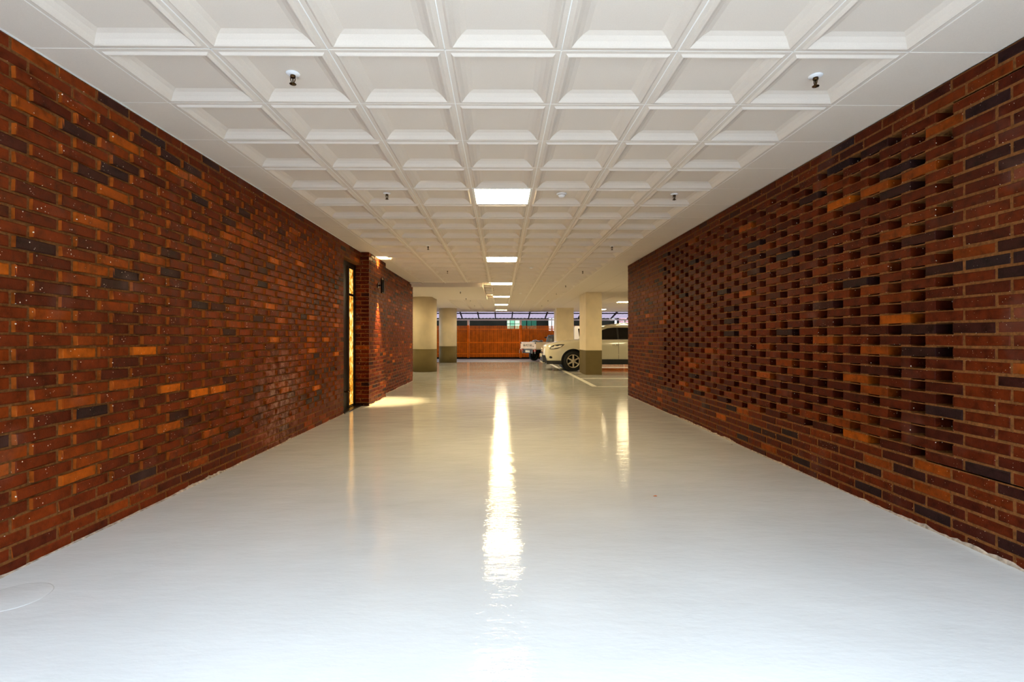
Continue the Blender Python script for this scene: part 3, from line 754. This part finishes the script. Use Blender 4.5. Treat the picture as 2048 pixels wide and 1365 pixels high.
gr = MB(); gr.add([(-.012, -.44, .62), (-.012, .44, .62), (.055, .56, .86), (.055, -.56, .86), (.10, -.44, .62), (.10, .44, .62), (.14, .56, .86), (.14, -.56, .86)], [(0,1,2,3),(4,7,6,5),(0,4,5,1),(1,5,6,2),(2,6,7,3),(3,7,4,0)]); gr.build('grille', M['blackplastic'], suv)
for zz in (.68, .74, .80):
    xx = -.012 + .067 * (zz - .62) / .24
    MB().cbox(xx - .012, xx + .02, -.46, .46, zz - .012, zz + .012, .004).build('grille_bar', M['chrome'], suv)
MB().lathe([(.01, -.01), (.065, -.01), (.065, .01), (.01, .01)], 24, Matrix.Translation((.0, 0, .75)) @ Matrix.Rotation(math.pi/2, 4, 'Y')).build('emblem', M['chrome'], suv)
ba = MB(); ba.add([(-.02, -.62, .30), (-.02, .62, .30), (-.02, .56, .56), (-.02, -.56, .56), (.12, -.80, .30), (.12, .80, .30), (.06, .70, .56), (.06, -.70, .56)], [(0,1,2,3),(4,7,6,5),(0,4,5,1),(1,5,6,2),(2,6,7,3),(3,7,4,0)]); ba.build('lower_intake', M['blackplastic'], suv)
sk = MB(); sk.cbox(-.05, .10, -.45, .45, .275, .33, .015); sk.build('skid_plate', M['suvpaint'], suv)
MB().cbox(-.06, -.02, -.26, .26, .49, .60, .006).build('number_plate', M['plate'], suv)
for s in (-1, 1): MB().prism([(.06, s*.66), (.62, s*.90), (.62, s*.93), (.30, s*.885), (.10, s*.78)], .245, .36, 'z').build('bumper_cladding', M['blackplastic'], suv)

# ---- small flatbed truck; local +x is its heading, near rear corner at the origin
ang = math.atan2(.456, .89)
trk = empty('truck', (1.74, 25.35, 0), ang); tag(trk, 'dusty white drop-side pickup truck with dark lettering on its tailgate', 'truck')
W_ = 1.60; BL = 2.22
tg = MB(); tg.cbox(0, .035, .01, W_ - .01, .64, .985, .006)
tg.box(-.008, 0, .02, W_ - .02, .955, .982); tg.box(-.008, 0, .02, W_ - .02, .645, .665)
tgo = tg.build('tailgate', M['truckpaint'], trk)
cu = bpy.data.curves.new('lettering', 'FONT'); cu.body = 'KIA MOTORS'; cu.size = .155; cu.align_x = 'CENTER'; cu.align_y = 'CENTER'; cu.extrude = .002
to = bpy.data.objects.new('lettering', cu); COL.objects.link(to)
bpy.context.view_layer.update(); dg = bpy.context.evaluated_depsgraph_get()
tm = bpy.data.meshes.new_from_object(to.evaluated_get(dg)); bpy.data.objects.remove(to)
tm.materials.clear(); tm.materials.append(M['print'])
lt = bpy.data.objects.new('lettering', tm); link(lt, tgo); lt.location = (-.004, W_ * .53, .81); lt.rotation_euler = (math.pi/2, 0, -math.pi/2)
MB().box(-.006, -.002, .22, .34, .755, .785).build('badge', M['print'], tgo)
MB().cbox(-.02, 0, .03, .10, .90, .975, .004).build('latch', M['black'], tgo)
MB().cbox(-.02, 0, W_ - .10, W_ - .03, .90, .975, .004).build('latch', M['black'], tgo)
for yy in (0, W_ - .035):
    sd = MB(); sd.cbox(.04, BL, yy, yy + .035, .64, .985, .006)
    for zz in (.70, .76, .82, .88): sd.box(.10, BL - .05, yy - .006 if yy == 0 else yy + .035, yy if yy == 0 else yy + .041, zz, zz + .022)
    sd.build('side_gate', M['truckpaint'], trk)
MB().box(.03, BL, .03, W_ - .03, .60, .66).build('bed_floor', M['plaster'], trk)
for s_, yy in ((0, .02), (1, W_ - .30)):
    MB().box(.0, .02, yy + .02, yy + .26, .50, .62).build('tail_lamp', M['redlamp'], trk)
    rg_ = MB(); rg_.tube([(-.05, yy, .40), (-.06, yy + .02, .56), (-.06, yy + .10, .63), (-.06, yy + .20, .63), (-.06, yy + .28, .56), (-.05, yy + .30, .40)], .016, 8); rg_.build('lamp_guard', M['whitesteel'], trk)
MB().box(-.02, .03, .30, W_ - .30, .42, .60).build('rear_panel', M['blackplastic'], trk)
MB().cbox(-.032, -.02, W_/2 - .22, W_/2 + .22, .455, .565, .004).build('number_plate', M['plate'], trk)
MB().box(.02, 3.6, .42, .52, .40, .60).build('chassis_rail', M['blackplastic'], trk)
MB().box(.02, 3.6, W_ - .52, W_ - .42, .40, .60).build('chassis_rail', M['blackplastic'], trk)
MB().box(.9, 2.2, .10, .40, .30, .58).build('fuel_tank', M['blackplastic'], trk)
for yy, s in ((.14, -1), (W_ - .14, 1)):
    wheel(trk, .75, yy, .28, .28, .17, s, 8, .20); wheel(trk, 3.2, yy, .28, .28, .17, s, 8, .18)
cabp = [(BL + .08, .50), (3.95, .50), (3.98, .95), (3.86, 1.22), (3.55, 1.76), (3.45, 1.82), (BL + .16, 1.82), (BL + .10, 1.74)]
cb = MB(); cb.prism(cabp, .02, W_ - .02, 'y'); cb.build('cab', M['truckcab'], trk)
for yy, s in ((.02, -1), (W_ - .02, 1)):
    y1_, y2_ = sorted((yy, yy + s * .006))
    MB().prism([(BL + .40, 1.27), (3.62, 1.27), (3.40, 1.68), (BL + .33, 1.68)], y1_, y2_, 'y').build('door_window', M['glassdark'], trk)
    MB().prism([(BL + .45, 1.10), (BL + .60, 1.10), (BL + .60, 1.13), (BL + .45, 1.13)], y1_, y2_ , 'y').build('door_handle', M['blackplastic'], trk)
    MB().cbox(3.70, 3.80, *sorted((yy + s*.02, yy + s*.16)), 1.25, 1.50, .02).build('door_mirror', M['blackplastic'], trk)
MB().add([(3.875, .12, 1.24), (3.875, W_ - .12, 1.24), (3.60, W_ - .18, 1.72), (3.60, .18, 1.72), (3.85, .12, 1.22), (3.85, W_ - .12, 1.22), (3.57, W_ - .18, 1.70), (3.57, .18, 1.70)], [(0,1,2,3),(4,7,6,5),(0,4,5,1),(1,5,6,2),(2,6,7,3),(3,7,4,0)]).build('windscreen', M['glassdark'], trk)
MB().box(BL + .055, BL + .085, .10, W_ - .10, .66, 1.45).build('headboard', M['whitesteel'], trk)
def blob(name, cx, cy, cz, rx, ry, rz, mat, label, cat, seed):
    """crumpled heap lying on the truck bed (given in truck space)"""
    bm = bmesh.new(); bmesh.ops.create_icosphere(bm, subdivisions=3, radius=1.0); rg = random.Random(seed)
    from mathutils import noise
    for v in bm.verts:
        k = 1 + .35 * noise.noise(v.co * 1.7 + Vector((seed, 0, 0))) + .15 * noise.noise(v.co * 4)
        v.co = Vector((v.co.x * rx * k, v.co.y * ry * k, max(0, v.co.z + .25) * rz * k))
    me = bpy.data.meshes.new(name); bm.to_mesh(me); bm.free(); me.materials.append(mat)
    for p in me.polygons: p.use_smooth = True
    o = bpy.data.objects.new(name, me); COL.objects.link(o)
    p = Matrix.Translation((1.74, 25.35, 0)) @ Matrix.Rotation(ang, 4, 'Z') @ Vector((cx, cy, cz))
    o.location = p; o.rotation_euler = (0, 0, ang)
    return tag(o, label, cat)
blob('tarpaulin', .52, .80, .66, .32, .50, .36, M['tarp'], 'crumpled grey tarpaulin heaped at the rear of the truck bed', 'tarpaulin', 2)
blob('bundle', 1.42, .70, .66, .36, .40, .56, M['tarp'], 'larger grey wrapped bundle on the truck bed beside the wide column', 'bundle', 5)
for xx in (1.75, 2.15):
    for yy in (.06, W_ - .11): MB().box(xx, xx + .05, yy, yy + .05, .66, 1.20).build('rack_leg', M['darkwood'], trk)
MB().box(1.45, 2.21, .06, W_ - .06, 1.18, 1.25).build('rack_top', M['darkwood'], trk)

# ---- slatted fence across the yard
FY = 29.2; FX0, FX1 = -7.0, 9.0
fence = empty('fence', (0, FY, 0)); tag(fence, 'orange vertical-slat fence across the far end of the yard', 'fence')
slat = MB().box(-.023, .023, -.012, .012, .10, 1.90).mesh('slat', M['orange'])
x = FX0
while x <= FX1: inst('slat', slat, fence, (x, -.035, 0)); x += .0765
for zz in (.30, .94, 1.70): MB().box(FX0, FX1, -.023, .01, zz - .025, zz + .025).build('rail', M['orange'], fence)
for px in (-4.90, -1.89, 1.12, 4.13, 7.14): MB().cbox(px - .055, px + .055, .01, .09, 0, 1.93, .008).build('post', M['orange'], fence)
MB().box(FX0, FX1, -.03, .03, 0.0, .06).build('base_plate', M['darkwood'], fence)
MB().box(FX0, FX1, .30, .34, 0.03, 1.62).build('backing_board', M['darkwood'], fence)

# ---- canopy over the fence
can = empty('canopy', (0, 27.6, 0)); tag(can, 'lean-to canopy with dark rafters and pale corrugated sheet above the fence', 'canopy')
ya, za, yb_, zb2 = 0.0, 2.60, 1.75, 2.28
sh = MB(); vs = []; fs = []; nn = 340
for i in range(nn + 1):
    xx = -7.5 + 17.0 * i / nn; dz = .012 * math.sin(i * math.pi / 2)
    vs += [(xx, ya, za + .10 + dz), (xx, yb_ + .15, zb2 + .07 + dz)]
for i in range(nn): fs.append((2*i, 2*i+1, 2*i+3, 2*i+2))
sh.add(vs, fs); sh.build('roof_sheet', M['sheet'], can)
k = -8
while .62 + .95 * k < 9:
    xx = .62 + .95 * k
    if xx > -7.3: MB().add([(xx-.03, ya, za), (xx+.03, ya, za), (xx+.03, yb_, zb2), (xx-.03, yb_, zb2), (xx-.03, ya, za+.08), (xx+.03, ya, za+.08), (xx+.03, yb_, zb2+.06), (xx-.03, yb_, zb2+.06)], [(0,1,2,3),(4,7,6,5),(0,4,5,1),(1,5,6,2),(2,6,7,3),(3,7,4,0)]).build('rafter', M['darkwood'], can)
    k += 1
MB().box(-7.4, 9.4, .42, .48, 2.52, 2.575).build('purlin', M['darkwood'], can)
MB().box(-7.4, 9.4, yb_ - .06, yb_ + .04, zb2 - .075, zb2 + .0).build('front_beam', M['whitesteel'], can)
for px in (-4.90, -1.89, 1.12, 4.13, 7.14): MB().box(px - .06, px + .06, yb_ + .04, yb_ + .14, 0, zb2 + .0).build('canopy_post', M['whitesteel'], can)

# ---- buildings beyond the fence
bd = empty('shed', (0, 33.0, 0)); tag(bd, 'dark shed behind the orange fence with a bright green glazed window', 'building')
MB().box(-14, 7.0, 0, 5, 0, 2.75).build('wall', M['darkwall'], bd)
def at(px, py, Y): return ((px - 1002) / 1021 * Y, CAMH + (678.3 - py) / 1021 * Y)
wx0, wz1 = at(1013.5, 640.5, 33); wx1, wz0 = at(1040.5, 659, 33)
wn_ = MB(); wn_.box(wx0 - .03, wx1 + .03, -.06, -.01, wz0 - .03, wz1 + .03); win = wn_.build('window', M['darkwood'], bd)
cx_ = [wx0, wx0 + .20, wx0 + .50, wx1]
cz_ = [wz0, (wz0 + wz1) / 2 + .05, wz1]
for i in range(3):
    for j in range(2): MB().box(cx_[i] + .02, cx_[i+1] - .02, -.075, -.062, cz_[j] + .02, cz_[j+1] - .02).build('pane', M['paleGreen' if i != 1 else 'greenlit'], win)
for a_, b2 in ((1043, 1052), (1054, 1062), (1063, 1072.5)):
    gx0, gz1 = at(a_, 641, 33); gx1, gz0 = at(b2, 660, 33)
    MB().box(gx0, gx1, -.05, -.005, gz0, gz1).build('green_panel', M['greendark'], bd)
for a_, b2, mm in ((1097, 1102.5, 'plaster'), (1104, 1107.5, 'whitesteel')):
    gx0, _ = at(a_, 641, 32.8); gx1, _ = at(b2, 660, 32.8)
    MB().lathe([((gx1-gx0)/2, 0), ((gx1-gx0)/2, 2.45)], 16, Matrix.Translation(((gx0+gx1)/2, -.2, 0))).build('downpipe', M[mm], bd)
hs = empty('brick_house', (0, 36, 0)); tag(hs, 'red brick house wall seen above the parked car roof', 'building')
MB().box(8.1, 16, 0, 5, 0, 7).build('wall', M['housebrick'], hs)
MB().box(8.0, 16, -.3, -.1, 1.9, 2.25).build('sill_band', M['orange'], hs)
MB().box(7.0, 8.1, -1.0, 0, 0, 3.4).build('side_screen', M['darkwall'], hs)
fx0, fz1 = at(1222, 638, 34); fx1, fz0 = at(1233, 650, 34)
fr = MB(); fr.box(fx0 - .1, fx1, -2.05, -2.0, fz1 - .12, fz1); fr.box(fx1 - .12, fx1, -2.05, -2.0, 0, fz1); fr.build('white_frame', M['whitesteel'], hs)

# ---- scrap of leaf on the floor
lf = MB(); lf.add([(0, 0, .002), (.02, .006, .006), (.034, .0, .003), (.02, -.008, .004)], [(0, 1, 2, 3)]); lf.add([(0, 0, .001), (.02, .006, .005), (.034, .0, .002), (.02, -.008, .003)], [(3, 2, 1, 0)])
lfo = lf.build('fallen_leaf', M['orange']); lfo.location = ((1306 - 1002) / 1021 * 3.70, 3.70, 0); tag(lfo, 'tiny orange leaf scrap lying on the pale floor', 'leaf')
